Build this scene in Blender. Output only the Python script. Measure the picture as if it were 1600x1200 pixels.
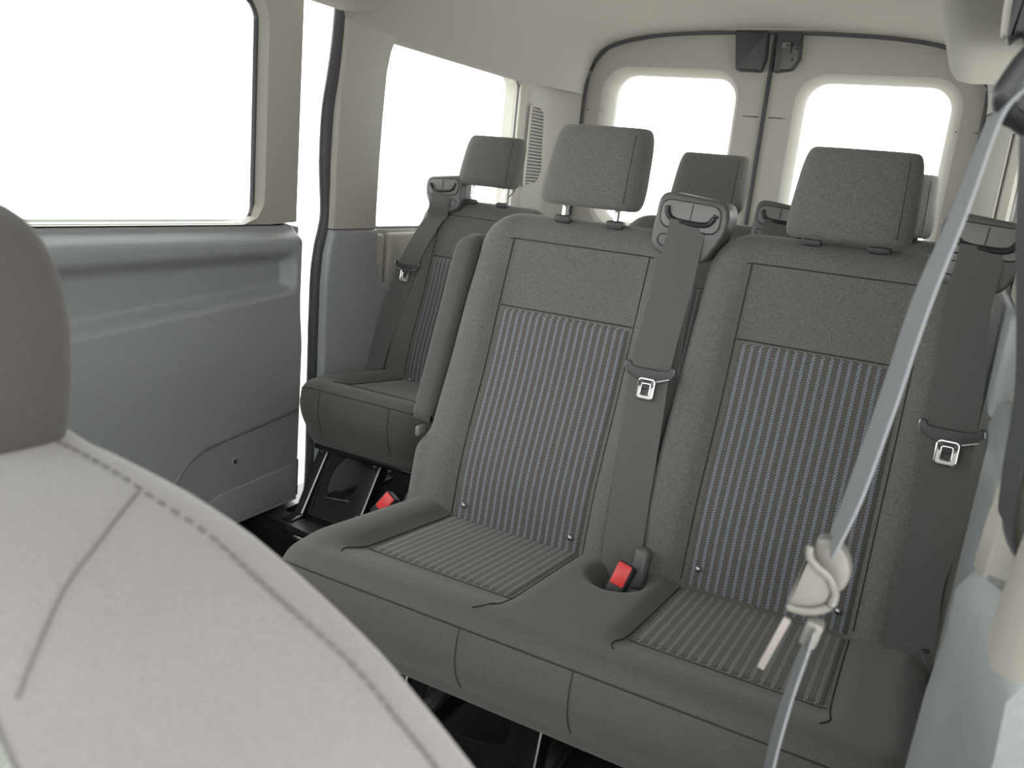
import bpy, bmesh, math
from mathutils import Vector, Matrix
from math import sin, cos, pi, sqrt, exp, radians
S = bpy.context.scene
for o in list(bpy.data.objects): bpy.data.objects.remove(o)

# ------------------------------------------------------------------ camera
# van axes: x across (right wall +), y towards the rear doors, z up, floor z = 0
cd = bpy.data.cameras.new('camera'); cam = bpy.data.objects.new('camera', cd)
S.collection.objects.link(cam); S.camera = cam
yaw, pit, rol = radians(26.75), radians(13.944), radians(-5.751)
fw = Vector((-sin(yaw)*cos(pit), cos(yaw)*cos(pit), -sin(pit)))
rt = Vector((cos(yaw), sin(yaw), 0)); dn = fw.cross(rt)
r2 = cos(rol)*rt + sin(rol)*dn; d2 = -sin(rol)*rt + cos(rol)*dn
cam.matrix_world = Matrix(((r2.x, -d2.x, -fw.x, .79), (r2.y, -d2.y, -fw.y, 0), (r2.z, -d2.z, -fw.z, 1.08), (0, 0, 0, 1)))
cd.sensor_width = 36; cd.lens = 1324.4/1600*36; cd.clip_start = .01
cd.dof.use_dof = True; cd.dof.focus_distance = 1.65; cd.dof.aperture_fstop = 8.5

# ------------------------------------------------------------------ world, exposure
w = bpy.data.worlds.new('overcast_sky'); S.world = w; w.use_nodes = True
bg = w.node_tree.nodes['Background']; bg.inputs[0].default_value = (1, .985, .968, 1); bg.inputs[1].default_value = 5.0
vs = S.view_settings; vs.view_transform = 'Standard'; vs.look = 'None'; vs.exposure = -0.12; vs.gamma = 1; vs.use_curve_mapping = False

# ------------------------------------------------------------------ materials
def lin(c): return tuple(((v/255)/12.92 if v <= 10 else ((v/255+.055)/1.055)**2.4) for v in c) + (1,)
def mat(name, col, rough=.6, metal=0, var=0, scale=60, bump=0, bscale=300, sheen=0, spec=.5, coat=0):
    m = bpy.data.materials.new(name); m.use_nodes = True; nt = m.node_tree; b = nt.nodes['Principled BSDF']
    b.inputs['Base Color'].default_value = col; b.inputs['Roughness'].default_value = rough
    b.inputs['Metallic'].default_value = metal; b.inputs['Specular IOR Level'].default_value = spec
    if sheen: b.inputs['Sheen Weight'].default_value = sheen; b.inputs['Sheen Roughness'].default_value = .5
    if coat: b.inputs['Coat Weight'].default_value = coat
    tc = nt.nodes.new('ShaderNodeTexCoord')
    if var:
        n = nt.nodes.new('ShaderNodeTexNoise'); n.inputs['Scale'].default_value = scale; n.inputs['Detail'].default_value = 3
        nt.links.new(tc.outputs['Object'], n.inputs['Vector'])
        mr = nt.nodes.new('ShaderNodeMapRange'); mr.inputs[1].default_value = .3; mr.inputs[2].default_value = .7
        mr.inputs[3].default_value = 1-var; mr.inputs[4].default_value = 1+var
        nt.links.new(n.outputs['Fac'], mr.inputs[0])
        mx = nt.nodes.new('ShaderNodeMix'); mx.data_type = 'RGBA'; mx.blend_type = 'MULTIPLY'; mx.inputs[0].default_value = 1
        mx.inputs[6].default_value = col; nt.links.new(mr.outputs[0], mx.inputs[7]); nt.links.new(mx.outputs[2], b.inputs['Base Color'])
    if bump:
        n2 = nt.nodes.new('ShaderNodeTexNoise'); n2.inputs['Scale'].default_value = bscale; n2.inputs['Detail'].default_value = 2
        nt.links.new(tc.outputs['Object'], n2.inputs['Vector'])
        bp = nt.nodes.new('ShaderNodeBump'); bp.inputs['Strength'].default_value = bump; bp.inputs['Distance'].default_value = .001
        nt.links.new(n2.outputs['Fac'], bp.inputs['Height']); nt.links.new(bp.outputs[0], b.inputs['Normal'])
    return m
M = {}
M['fabric'] = mat('charcoal_seat_fabric', (.150, .144, .136, 1), .9, var=.38, scale=620, bump=.5, bscale=800, sheen=.25, spec=.2)
M['cushion_fabric'] = mat('fine_charcoal_cushion_fabric', (.108, .104, .098, 1), .9, var=.25, scale=800, bump=.4, bscale=1000, sheen=.2, spec=.2)
M['front_fabric_lit'] = mat('light_toned_front_seat_fabric', (.19, .181, .176, 1), .9, var=.10, scale=500, bump=.4, bscale=700, sheen=.3, spec=.2)  # door light on the driver seat put into a paler base colour
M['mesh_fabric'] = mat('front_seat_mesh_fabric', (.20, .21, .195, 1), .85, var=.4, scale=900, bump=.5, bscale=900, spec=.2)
M['head_fabric_shaded'] = mat('shade_toned_headrest_fabric', (.050, .047, .043, 1), .9, var=.12, scale=500, bump=.4, bscale=700, sheen=.15, spec=.2)  # shadow over the driver headrest put into its base colour
M['side_fabric'] = mat('dark_side_fabric', (.105, .104, .098, 1), .85, var=.15, scale=500, bump=.3, bscale=800, sheen=.2, spec=.2)
M['stitch'] = mat('grey_stitch_thread', (.12, .115, .112, 1), .9, spec=.1)
M['seam'] = mat('dark_thread', (.05, .048, .046, 1), .9, spec=.1)
M['headliner'] = mat('beige_headliner', (.455, .433, .40, 1), .95, var=.04, scale=500, bump=.25, bscale=600, spec=.1)
M['cream'] = mat('cream_trim_plastic', (.44, .418, .378, 1), .55, var=.03, scale=300, bump=.15, bscale=900, spec=.35)
M['grey'] = mat('blue_grey_trim_plastic', (.325, .345, .35, 1), .36, var=.05, scale=260, bump=.2, bscale=900, spec=.5)
M['dkplastic'] = mat('charcoal_plastic', (.055, .056, .06, 1), .45, var=.06, scale=200, spec=.5)
M['black'] = mat('black_plastic', (.02, .021, .024, 1), .4, spec=.5)
M['matteblack'] = mat('matte_black_rubber', (.014, .014, .015, 1), .85, var=.2, scale=300, spec=.12)
M['blade'] = mat('brushed_steel_blade', (.9, .86, .82, 1), .5, metal=1)
M['blackmetal'] = mat('black_painted_steel', (.012, .012, .013, 1), .22, spec=.6)
M['housing'] = mat('grey_belt_housing_plastic', (.115, .113, .112, 1), .35, spec=.5)
M['insert'] = mat('light_belt_insert_plastic', (.20, .20, .196, 1), .4, spec=.5)
M['rubber'] = mat('black_rubber_seal', (.06, .063, .068, 1), .5, spec=.5)
M['webbing'] = mat('grey_belt_webbing', (.135, .134, .130, 1), .75, var=.12, scale=900, bump=.4, bscale=1500, spec=.3)
M['chrome'] = mat('bright_steel', (.82, .8, .77, 1), .18, metal=1)
M['steel'] = mat('dull_steel', (.42, .42, .43, 1), .35, metal=1)
M['red'] = mat('red_buckle_plastic', (.75, .05, .05, 1), .35, spec=.5)
M['carpet'] = mat('black_floor_carpet', (.022, .022, .024, 1), .95, var=.4, scale=500, bump=.8, bscale=500, spec=.1)
M['sill'] = mat('black_sill_plastic', (.035, .035, .037, 1), .32, var=.15, scale=300, bump=.3, bscale=700, spec=.6)
M['ground'] = mat('pale_concrete_ground', (.72, .70, .67, 1), .9, var=.1, scale=6)
M['white'] = mat('white_body_paint', (.75, .75, .74, 1), .35, coat=.3)
M['beltnear'] = mat('pale_grey_belt_webbing', (.20, .21, .225, 1), .7, var=.1, scale=900, bump=.4, bscale=1500, spec=.4)
M['tongue'] = mat('grey_tongue_plastic', (.19, .185, .17, 1), .32, spec=.5)

def glass():
    m = bpy.data.materials.new('clear_window_glass'); m.use_nodes = True; nt = m.node_tree; nt.nodes.clear()
    o = nt.nodes.new('ShaderNodeOutputMaterial'); t = nt.nodes.new('ShaderNodeBsdfTransparent'); g = nt.nodes.new('ShaderNodeBsdfGlossy')
    t.inputs[0].default_value = (.93, .96, .95, 1); g.inputs['Roughness'].default_value = .02
    lw = nt.nodes.new('ShaderNodeLayerWeight'); lw.inputs[0].default_value = .5
    pw = nt.nodes.new('ShaderNodeMath'); pw.operation = 'POWER'; pw.inputs[1].default_value = 5; nt.links.new(lw.outputs['Facing'], pw.inputs[0])
    ma = nt.nodes.new('ShaderNodeMath'); ma.operation = 'MULTIPLY_ADD'; ma.inputs[1].default_value = .6; ma.inputs[2].default_value = .03; nt.links.new(pw.outputs[0], ma.inputs[0])
    mx = nt.nodes.new('ShaderNodeMixShader')
    nt.links.new(ma.outputs[0], mx.inputs[0]); nt.links.new(t.outputs[0], mx.inputs[1]); nt.links.new(g.outputs[0], mx.inputs[2]); nt.links.new(mx.outputs[0], o.inputs[0])
    return m
M['glass'] = glass()

def stripes(name, pitch, base, band, dot, amt):
    # uv in metres: u across the panel, v along the stripes. Each stripe is a pair of dotted thread lines
    m = bpy.data.materials.new(name); m.use_nodes = True; nt = m.node_tree; b = nt.nodes['Principled BSDF']; L = nt.links.new
    b.inputs['Roughness'].default_value = .85; b.inputs['Specular IOR Level'].default_value = .2; b.inputs['Sheen Weight'].default_value = .2
    uv = nt.nodes.new('ShaderNodeUVMap'); sp = nt.nodes.new('ShaderNodeSeparateXYZ'); L(uv.outputs[0], sp.inputs[0])
    def ma(op, a, c=None, d=None):
        n = nt.nodes.new('ShaderNodeMath'); n.operation = op
        for i, v in enumerate((a, c, d)):
            if v is None: continue
            if isinstance(v, (int, float)): n.inputs[i].default_value = v
            else: L(v, n.inputs[i])
        return n.outputs[0]
    fu = ma('FRACT', ma('DIVIDE', sp.outputs[0], pitch))
    def pulse(c, hw): return ma('LESS_THAN', ma('ABSOLUTE', ma('SUBTRACT', fu, c)), hw)
    fv = ma('FRACT', ma('DIVIDE', sp.outputs[1], .0048))
    da = ma('LESS_THAN', fv, .62); db = ma('LESS_THAN', ma('FRACT', ma('ADD', fv, .5)), .62)
    pa = ma('MULTIPLY', pulse(.40, .085), da); pb = ma('MULTIPLY', pulse(.60, .085), db)
    dots = ma('MINIMUM', ma('ADD', pa, pb), 1.0)
    bandm = pulse(.5, .27)
    tc = nt.nodes.new('ShaderNodeTexCoord'); n = nt.nodes.new('ShaderNodeTexNoise'); n.inputs['Scale'].default_value = 700; L(tc.outputs['Object'], n.inputs['Vector'])
    mr = nt.nodes.new('ShaderNodeMapRange'); mr.inputs[1].default_value = .3; mr.inputs[2].default_value = .7; mr.inputs[3].default_value = .75; mr.inputs[4].default_value = 1.25
    L(n.outputs['Fac'], mr.inputs[0])
    m1 = nt.nodes.new('ShaderNodeMix'); m1.data_type = 'RGBA'; m1.inputs[6].default_value = base; m1.inputs[7].default_value = band; L(bandm, m1.inputs[0])
    m2 = nt.nodes.new('ShaderNodeMix'); m2.data_type = 'RGBA'; L(m1.outputs[2], m2.inputs[6]); m2.inputs[7].default_value = dot; L(ma('MULTIPLY', dots, amt), m2.inputs[0])
    m3 = nt.nodes.new('ShaderNodeMix'); m3.data_type = 'RGBA'; m3.blend_type = 'MULTIPLY'; m3.inputs[0].default_value = 1; L(m2.outputs[2], m3.inputs[6]); L(mr.outputs[0], m3.inputs[7])
    L(m3.outputs[2], b.inputs['Base Color'])
    return m
M['stripe'] = stripes('striped_seat_fabric', .0150, (.112, .105, .096, 1), (.092, .092, .097, 1), (.31, .345, .40, 1), .85)
M['stripe_seat'] = stripes('striped_cushion_fabric', .0150, (.098, .093, .087, 1), (.080, .078, .075, 1), (.36, .36, .36, 1), .6)

# ------------------------------------------------------------------ mesh helpers (coordinates are van metres)
def mesh(name, V, Fc, m, parent=None, smooth=True, uv=None, sharp=40):
    me = bpy.data.meshes.new(name)
    off = Vector((0, 0, 0)); p = parent
    while p is not None: off += p.location; p = p.parent
    me.from_pydata([tuple(Vector(v)-off) for v in V], [], Fc)
    if uv:
        ul = me.uv_layers.new(name='UVMap')
        for lp in me.loops: ul.data[lp.index].uv = uv[lp.vertex_index]
    bm = bmesh.new(); bm.from_mesh(me); bmesh.ops.recalc_face_normals(bm, faces=bm.faces); bm.to_mesh(me); bm.free()
    if smooth:
        me.polygons.foreach_set('use_smooth', [True]*len(me.polygons))
        me.set_sharp_from_angle(angle=radians(sharp))
    me.materials.append(M[m] if isinstance(m, str) else m)
    o = bpy.data.objects.new(name, me); S.collection.objects.link(o)
    if parent is not None: o.parent = parent
    return o
def loft(rings, cap=True, closed=True):
    V = []; Fc = []; n = len(rings[0])
    for r in rings: V += [tuple(p) for p in r]
    for i in range(len(rings)-1):
        for j in range(n if closed else n-1):
            k = (j+1) % n
            Fc.append((i*n+j, i*n+k, (i+1)*n+k, (i+1)*n+j))
    if cap and closed:
        Fc.append(tuple(range(n))[::-1]); Fc.append(tuple(range((len(rings)-1)*n, len(rings)*n)))
    return V, Fc
def join(*vf):
    V = []; Fc = []
    for v, f in vf:
        b = len(V); V += list(v); Fc += [tuple(i+b for i in q) for q in f]
    return V, Fc
def tube(path, r, n=8, closed=False, flat=None):
    P = [Vector(p) for p in path]; rings = []
    up = Vector((.13, .21, .97)).normalized()
    N = len(P)
    for i in range(N):
        a = P[(i-1) % N] if (closed or i) else P[0]; b = P[(i+1) % N] if (closed or i < N-1) else P[-1]
        t = (b-a).normalized()
        u = up if abs(up.dot(t)) < .93 else Vector((1, 0, 0))
        s = t.cross(u).normalized(); q = s.cross(t)
        rr = r[i] if isinstance(r, (list, tuple)) else r
        rings.append([P[i]+s*cos(2*pi*k/n)*rr+q*sin(2*pi*k/n)*rr*(flat or 1) for k in range(n)])
    if closed: rings.append(rings[0]); return loft(rings, cap=False)
    return loft(rings)
def rbox(c, s, b=.004, seg=2, R=None):
    bm = bmesh.new(); bmesh.ops.create_cube(bm, size=1)
    bmesh.ops.scale(bm, vec=s, verts=bm.verts)
    if b: bmesh.ops.bevel(bm, geom=bm.edges[:], offset=min(b, min(s)*.49), segments=seg, affect='EDGES', profile=.5)
    if R is not None: bmesh.ops.transform(bm, matrix=R.to_4x4(), verts=bm.verts)
    bmesh.ops.translate(bm, vec=c, verts=bm.verts)
    bm.verts.ensure_lookup_table(); bm.verts.index_update()
    out = [tuple(v.co) for v in bm.verts], [tuple(v.index for v in f.verts) for f in bm.faces]
    bm.free(); return out
def prism(pts, to3, d0, d1, b=0):
    # pts: 2-D outline; to3(u, v, d) -> 3-D ; bevelled rim on the d1 side if b
    def inset(k):
        n = len(pts); out = []
        for i in range(n):
            a = Vector(pts[i-1]); c = Vector(pts[i]); e = Vector(pts[(i+1) % n])
            t = (e-a); t = t/max(t.length, 1e-9); nn = Vector((-t.y, t.x)); out.append(c+nn*k)
        return out
    ar = sum(pts[i-1][0]*pts[i][1]-pts[i][0]*pts[i-1][1] for i in range(len(pts)))
    sg = 1 if ar > 0 else -1
    rings = [[to3(p[0], p[1], d0) for p in pts]]
    dd = 1 if d1 > d0 else -1
    if b:
        for k in range(0, 4):
            a = k/3*pi/2
            rings.append([to3(p[0], p[1], d1-dd*b*(1-sin(a))) for p in inset(sg*b*(1-cos(a)))])
    else: rings.append([to3(p[0], p[1], d1) for p in pts])
    return loft(rings)
def rrect(x0, x1, y0, y1, r, n=6):
    out = []
    for cx, cy, a0 in ((x1-r, y0+r, -pi/2), (x1-r, y1-r, 0), (x0+r, y1-r, pi/2), (x0+r, y0+r, pi)):
        for k in range(n+1):
            a = a0+pi/2*k/n; out.append((cx+r*cos(a), cy+r*sin(a)))
    return out
def smooth_poly(pts, it=2):
    for _ in range(it):
        q = []
        for i in range(len(pts)):
            a = pts[i]; b = pts[(i+1) % len(pts)]
            q.append(tuple(.75*s+.25*t for s, t in zip(a, b))); q.append(tuple(.25*s+.75*t for s, t in zip(a, b)))
        pts = q
    return pts
def rpoly(pts, r, n=4):
    # rounded polygon with a fixed corner radius
    out = []
    for i in range(len(pts)):
        a = Vector(pts[i-1]); c = Vector(pts[i]); e = Vector(pts[(i+1) % len(pts)])
        u = (a-c); v = (e-c); k = min(r, u.length*.45, v.length*.45); u.normalize(); v.normalize()
        p, q = c+u*k, c+v*k
        for j in range(n+1):
            t = j/n; w = (1-t)**2*p+2*t*(1-t)*c+t*t*q; out.append((w.x, w.y))
    return out
def spline(pts, n=8):
    P = [Vector(p) for p in pts]; out = []
    for i in range(len(P)-1):
        a = P[max(i-1, 0)]; b = P[i]; c = P[i+1]; d = P[min(i+2, len(P)-1)]
        for k in range(n):
            t = k/n
            out.append(.5*((2*b)+(c-a)*t+(2*a-5*b+4*c-d)*t*t+(3*b-a-3*c+d)*t**3))
    out.append(P[-1]); return out
def ray_hit(c, ang, poly):
    d = (cos(ang), sin(ang)); best = None
    for i in range(len(poly)):
        a = poly[i-1]; b = poly[i]; ex, ey = b[0]-a[0], b[1]-a[1]
        den = d[0]*ey-d[1]*ex
        if abs(den) < 1e-12: continue
        t = ((a[0]-c[0])*ey-(a[1]-c[1])*ex)/den; u = ((a[0]-c[0])*d[1]-(a[1]-c[1])*d[0])/den
        if t > 0 and -1e-3 <= u <= 1.001 and (best is None or t > best): best = t
    return (c[0]+d[0]*best, c[1]+d[1]*best)
def window_frame(c, loops, to3, n=96, extra=()):
    # loops: list of (polygon, depth). A lofted ring with a hole, closed through the back
    angs = [2*pi*k/n for k in range(n)]
    for poly, _ in loops[:1]:
        angs += [math.atan2(p[1]-c[1], p[0]-c[0]) % (2*pi) for p in poly]
    angs = sorted(set(round(a, 5) for a in angs))
    rings = []
    for poly, dpt in loops:
        rings.append([to3(*ray_hit(c, a, poly), dpt) for a in angs])
    rings.append(rings[0])
    return loft(rings, cap=False)
def strip(path, wid, th=.0016):
    # ribbon: path points and full width vectors
    rings = []
    P = [Vector(p) for p in path]; W = [Vector(q) for q in wid]
    for i in range(len(P)):
        t = (P[min(i+1, len(P)-1)]-P[max(i-1, 0)]).normalized(); n = t.cross(W[i]).normalized()*th/2; h = W[i]/2
        rings.append([P[i]-h-n, P[i]-h*.33-n, P[i]+h*.33-n, P[i]+h-n, P[i]+h+n, P[i]+h*.33+n, P[i]-h*.33+n, P[i]-h+n])
    return loft(rings)
def empty(name, loc, label=None, cat=None, group=None):
    o = bpy.data.objects.new(name, None); S.collection.objects.link(o); o.location = loc; o.empty_display_size = .1
    tag(o, label, cat, group); return o
def tag(o, label=None, cat=None, group=None, kind=None):
    if label: o['label'] = label
    if cat: o['category'] = cat
    if group: o['group'] = group
    if kind: o['kind'] = kind
    return o
def struct(o, label=None): return tag(o, label=label, kind='structure')
def copy_tree(o, parent=None):
    c = o.copy(); S.collection.objects.link(c); c.parent = parent
    for ch in list(o.children): copy_tree(ch, c)
    return c
def sst(a, b, x):
    t = max(0, min(1, (x-a)/(b-a))); return t*t*(3-2*t)

# ================================================================== the setting
HW = .89            # half width of the cabin at the side walls
yz = lambda x: (lambda u, v, d: (x+d, u, v))
# floor, with the step well in front of the sliding door left open
fl = [rbox((.13, 1.45, -.03), (1.56, 4.1, .06), 0), rbox((-.80, 2.655, -.03), (.30, 1.69, .06), 0)]
struct(mesh('floor', *join(*fl), 'carpet', smooth=False), 'black carpeted van floor')
struct(mesh('ground', *rbox((-1, 2, -.62), (14, 14, .04), 0), 'ground', smooth=False), 'pale ground outside the van')
so = struct(mesh('trim_1', *join(
    prism(rpoly([(-.985, 1.80), (-.66, 1.765), (-.655, 1.83), (-.875, 1.848), (-.885, 1.99), (-.66, 2.0), (-.66, 2.08), (-.985, 2.08)], .02), lambda u, v, d: (u, v, d), 0, .018),), 'sill'), 'glossy black sill plate at the sliding door step')
mesh('step_riser', *rbox((-.80, 1.79, -.10), (.34, .02, .23), .004), 'matteblack', so)
mesh('step_tread', *rbox((-.80, 1.15, -.23), (.36, 1.3, .02), .004), 'matteblack', so)
mesh('step_side', *rbox((-.64, 1.15, -.11), (.02, 1.3, .22), .004), 'matteblack', so)
mesh('scuff_strip', *rbox((-.72, 1.745, .004), (.05, .012, .012), .003), 'steel', so)
mesh('carpet_inset', *rbox((-.76, 1.915, .006), (.20, .13, .012), .004), 'carpet', so)

# ceiling: lofted profile, narrowing towards the rear door arch
prof_w = [(HW, 1.43), (.878, 1.447), (.855, 1.50), (.80, 1.575), (.72, 1.645), (.6, 1.69), (.45, 1.712), (.2, 1.722), (0, 1.725)]
prof_n = [(.765, 1.43), (.762, 1.47), (.748, 1.53), (.728, 1.58), (.68, 1.628), (.58, 1.66), (.43, 1.682), (.2, 1.694), (0, 1.697)]
def fullp(p): return p + [(-a, b) for a, b in p[-2::-1]]
rings = []
for y in (-.25, .6, 1.4, 2.02, 2.06, 2.2, 2.9, 3.1, 3.18, 3.26, 3.34, 3.42, 3.48, 3.62):
    t = sst(3.05, 3.46, y)
    inn = [(a*(1-t)+c*t, b*(1-t)+d*t) for (a, b), (c, d) in zip(fullp(prof_w), fullp(prof_n))]
    if y < 2.04: inn = [(a, max(b, 1.515) if a < -.8 else b) for a, b in inn]
    outp = [(a*1.03+(.02 if a > 0 else -.02 if a < 0 else 0), b+.05) for a, b in inn]
    rings.append([(a, y, b) for a, b in spline([(a, b, 0) for a, b in inn], 3) for a, b in [(a, b)]] if False else [(v.x, y, v.y) for v in spline([(a, b, 0) for a, b in inn], 3)] + [(a, y, b) for a, b in outp[::-1]])
struct(mesh('ceiling', *loft(rings), 'headliner', sharp=60), 'beige fabric van headliner')

# side ducts under the roof edge
def duct(sx, y1, xin, zb, name, lab):
    rs = []
    sec = [(xin-.03, 1.72), (xin-.005, zb+.10), (xin+.005, zb+.04), (xin+.03, zb+.008), (xin+.07, zb), (.875, zb+.004), (.90, zb+.05), (.95, 1.72)]
    ys = [.25, 1.0] + [y1-.05+.05*sin(k*pi/12) for k in range(7)]
    for k, y in enumerate(ys):
        q = 0 if k < 2 else .05*(1-cos((k-2)*pi/12))
        rs.append([(sx*(a+q if a < .9 else a), y, b+(q if b < 1.7 else 0)) for a, b in sec])
    return struct(mesh(name, *loft(rs), 'headliner', sharp=50), lab)
duct(1, 2.9, .645, 1.45, 'trim_2', 'beige roof edge duct above the right wall')
duct(-1, 2.06, .725, 1.468, 'trim_3', 'beige rounded roof edge duct above the sliding door opening')

# side walls with a window each behind the centre pillar
def side_wall(sx, name, lab, wins):
    for k, (y0, y1, a0, a1) in enumerate(wins):
        outer = [(a0, -.1), (a1, -.1), (a1, 1.56), (a0, 1.56)]
        hole = rrect(y0, y1, .863, 1.443, .045); hole2 = rrect(y0-.006, y1+.006, .857, 1.449, .05)
        t3 = lambda u, v, d: (sx*d, u, v)
        V, Fc = window_frame(((y0+y1)/2, 1.15), [(outer, .96), (outer, HW), (hole2, HW), (hole, HW+.006), (hole, .96)], t3)
        yield V, Fc
wl = struct(mesh('wall_left', *join(*side_wall(-1, '', '', [(2.225, 3.15, 2.085, 3.52)])), 'cream', sharp=30), 'cream left side wall behind the sliding door')
wr = struct(mesh('wall_right', *join(*side_wall(1, '', '', [(2.225, 3.15, 2.1, 3.52)]), rbox((.925, 1.42, .73), (.07, 1.36, 1.66), 0)), 'cream', sharp=30), 'cream right side wall, closed ahead of the pillar to block light')  # solid box added where a side window would be, to darken this side
def pane(name, sx, y0, y1, z0, z1, x, lab, parent=None):
    o = mesh(name, *prism(rrect(y0, y1, z0, z1, .05), lambda u, v, d: (sx*d, u, v), x, x+.004), 'glass', parent)
    return struct(o, lab) if parent is None else o
def wseal(sx, y0, y1, z0, z1, x, parent, r=.006, name='window_seal'):
    return mesh(name, *tube([(sx*x, u, v) for u, v in rrect(y0, y1, z0, z1, .045)], r, 6, True), 'rubber', parent)
w1 = pane('window_1', -1, 2.215, 3.16, .853, 1.453, .915, 'clear side window behind the single rear seat'); wseal(-1, 2.225, 3.15, .863, 1.443, .90, w1)
w2 = pane('window_2', 1, 2.215, 3.16, .853, 1.453, .915, 'clear rear side window in the right wall'); wseal(1, 2.225, 3.15, .863, 1.443, .90, w2)

# rear quarter pillars with vent grilles
def d_pillar(sx, name, lab):
    plan = [(.885, 3.145), (.862, 3.16), (.852, 3.19), (.852, 3.345), (.848, 3.36), (.80, 3.44), (.762, 3.485), (.80, 3.53), (.95, 3.53), (.95, 3.15)]
    rs = [[(sx*a, b, z) for a, b in plan] for z in (0, .9, 1.44, 1.50)]
    o = struct(mesh(name, *loft(rs), 'cream', sharp=25), lab)
    out = rpoly([(3.172, 1.028), (3.285, 1.045), (3.328, 1.092), (3.292, 1.335), (3.255, 1.352), (3.172, 1.352)], .012)
    c = (3.25, 1.19); sc = lambda k, q: [(c[0]+(u-c[0])*k, c[1]+(v-c[1])*q) for u, v in out]
    t3 = lambda u, v, d: (sx*d, u, v)
    fr = mesh('vent_frame', *window_frame(c, [(out, .853), (out, .847), (sc(.88, .955), .846), (sc(.84, .945), .853)], t3, 48), 'cream', o)
    mesh('vent_backing', *prism(sc(.86, .95), t3, .853, .8515), 'dkplastic', o)
    ins = sc(.86, .95)
    nz = 23
    for k in range(nz):
        z = 1.040+(1.342-1.040)*(k+.5)/nz
        hits = []
        for i in range(len(ins)):
            a = ins[i-1]; b = ins[i]
            if (a[1]-z)*(b[1]-z) < 0: hits.append(a[0]+(b[0]-a[0])*(z-a[1])/(b[1]-a[1]))
        if len(hits) < 2: continue
        y0, y1 = min(hits), max(hits)
        mesh('vent_slat', *rbox((sx*.8485, (y0+y1)/2, z), (.005, y1-y0, .0058), .001, 1), 'cream', fr)
    return o
d_pillar(-1, 'trim_4', 'cream rear left pillar cover with a slatted vent'); d_pillar(1, 'trim_5', 'cream rear right pillar cover with a slatted vent')

# centre pillars: cream upper cover, blue-grey lower cover
def c_pillar(sx, n1, n2, l1, l2):
    rs = []
    for z, ya, yb, yc, x in [(.866, 2.005, 2.018, 2.228, .868), (.93, 2.005, 2.021, 2.224, .866), (1.06, 2.0, 2.02, 2.224, .866), (1.22, 2.008, 2.028, 2.232, .868), (1.34, 2.024, 2.045, 2.245, .872), (1.40, 2.028, 2.05, 2.262, .874), (1.44, 2.03, 2.052, 2.285, .876), (1.475, 2.03, 2.053, 2.33, .88), (1.49, 2.03, 2.053, 2.34, .885)]:
        rs.append([(sx*.95, ya+.05, z), (sx*.905, ya+.004, z), (sx*(x+.004), yb-.004, z), (sx*x, yb+.006, z), (sx*x, yc-.012, z), (sx*(x+.006), yc, z), (sx*.95, yc+.002, z)])
    a = struct(mesh(n1, *loft(rs), 'cream', sharp=35), l1)
    out = [(1.995, -.02), (1.99, .40), (1.985, .70), (1.992, .79), (2.012, .862), (2.03, .864), (2.226, .864), (2.228, .82), (2.234, .76), (2.26, .70), (2.33, .665), (2.5, .655), (3.15, .65), (3.15, -.02)]
    b = struct(mesh(n2, *prism(out, lambda u, v, d: (sx*d, u, v), .912, .862, .012), 'grey', sharp=50), l2)
    return a, b
c_pillar(-1, 'trim_6', 'trim_7', 'cream upper pillar cover beside the sliding door gap', 'blue-grey lower quarter panel behind the sliding door gap')
c_pillar(1, 'trim_8', 'trim_9', 'cream upper pillar cover in the right wall', 'blue-grey lower panel of the right wall behind the front bench')
qs = struct(mesh('trim_10', *join(rbox((-.885, 2.72, .752), (.03, .84, .195), .012, 3), rbox((-.885, 2.25, .752), (.03, .055, .19), .012, 3)), 'cream', sharp=50), 'pale panel under the side window')
struct(mesh('trim_21', *join(rbox((.885, 2.69, .752), (.03, .90, .195), .012, 3)), 'cream', sharp=50), 'pale panel under the right rear side window')
struct(mesh('trim_22', *join(rbox((.915, 1.36, .40), (.03, 1.24, .90), .012, 3), rbox((.888, 1.06, .40), (.028, .60, .88), .012, 3), rbox((.884, 1.06, .80), (.03, .60, .03), .012, 3)), 'grey', sharp=50), 'blue-grey lower wall panel beside the front bench')
struct(mesh('trim_23', *rbox((.888, 1.68, 1.21), (.04, .62, .50), .012, 3), 'cream', sharp=50), 'cream upper wall panel beside the front bench')
struct(mesh('trim_24', *rbox((.888, 1.68, .88), (.044, .62, .155), .012, 3), 'grey', sharp=50), 'blue-grey ledge panel under the cream wall panel')
# rubber seal of the sliding door opening
sp = spline([(-.905, 2.046, 1.52), (-.905, 2.038, 1.40), (-.905, 2.024, 1.30), (-.905, 2.007, 1.20), (-.905, 2.005, 1.06), (-.905, 2.018, .92), (-.905, 2.012, .865), (-.905, 1.995, .80), (-.905, 1.986, .69), (-.905, 1.990, .4), (-.905, 1.997, .17), (-.905, 1.997, .02)], 6)
sl = struct(mesh('trim_11', *tube(sp, .0185, 10), 'rubber'), 'black rubber seal along the sliding door opening')
mesh('seal_lip', *tube([p+Vector((.014, .015, 0)) for p in sp], .005, 6), 'rubber', sl)
mesh('body_jamb', *loft([[(-.928, p.y+.004, p.z), (-.92, p.y+.0, p.z), (-.905, p.y+.03, p.z), (-.96, p.y+.11, p.z)] for p in sp]), 'dkplastic', sl)

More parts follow.
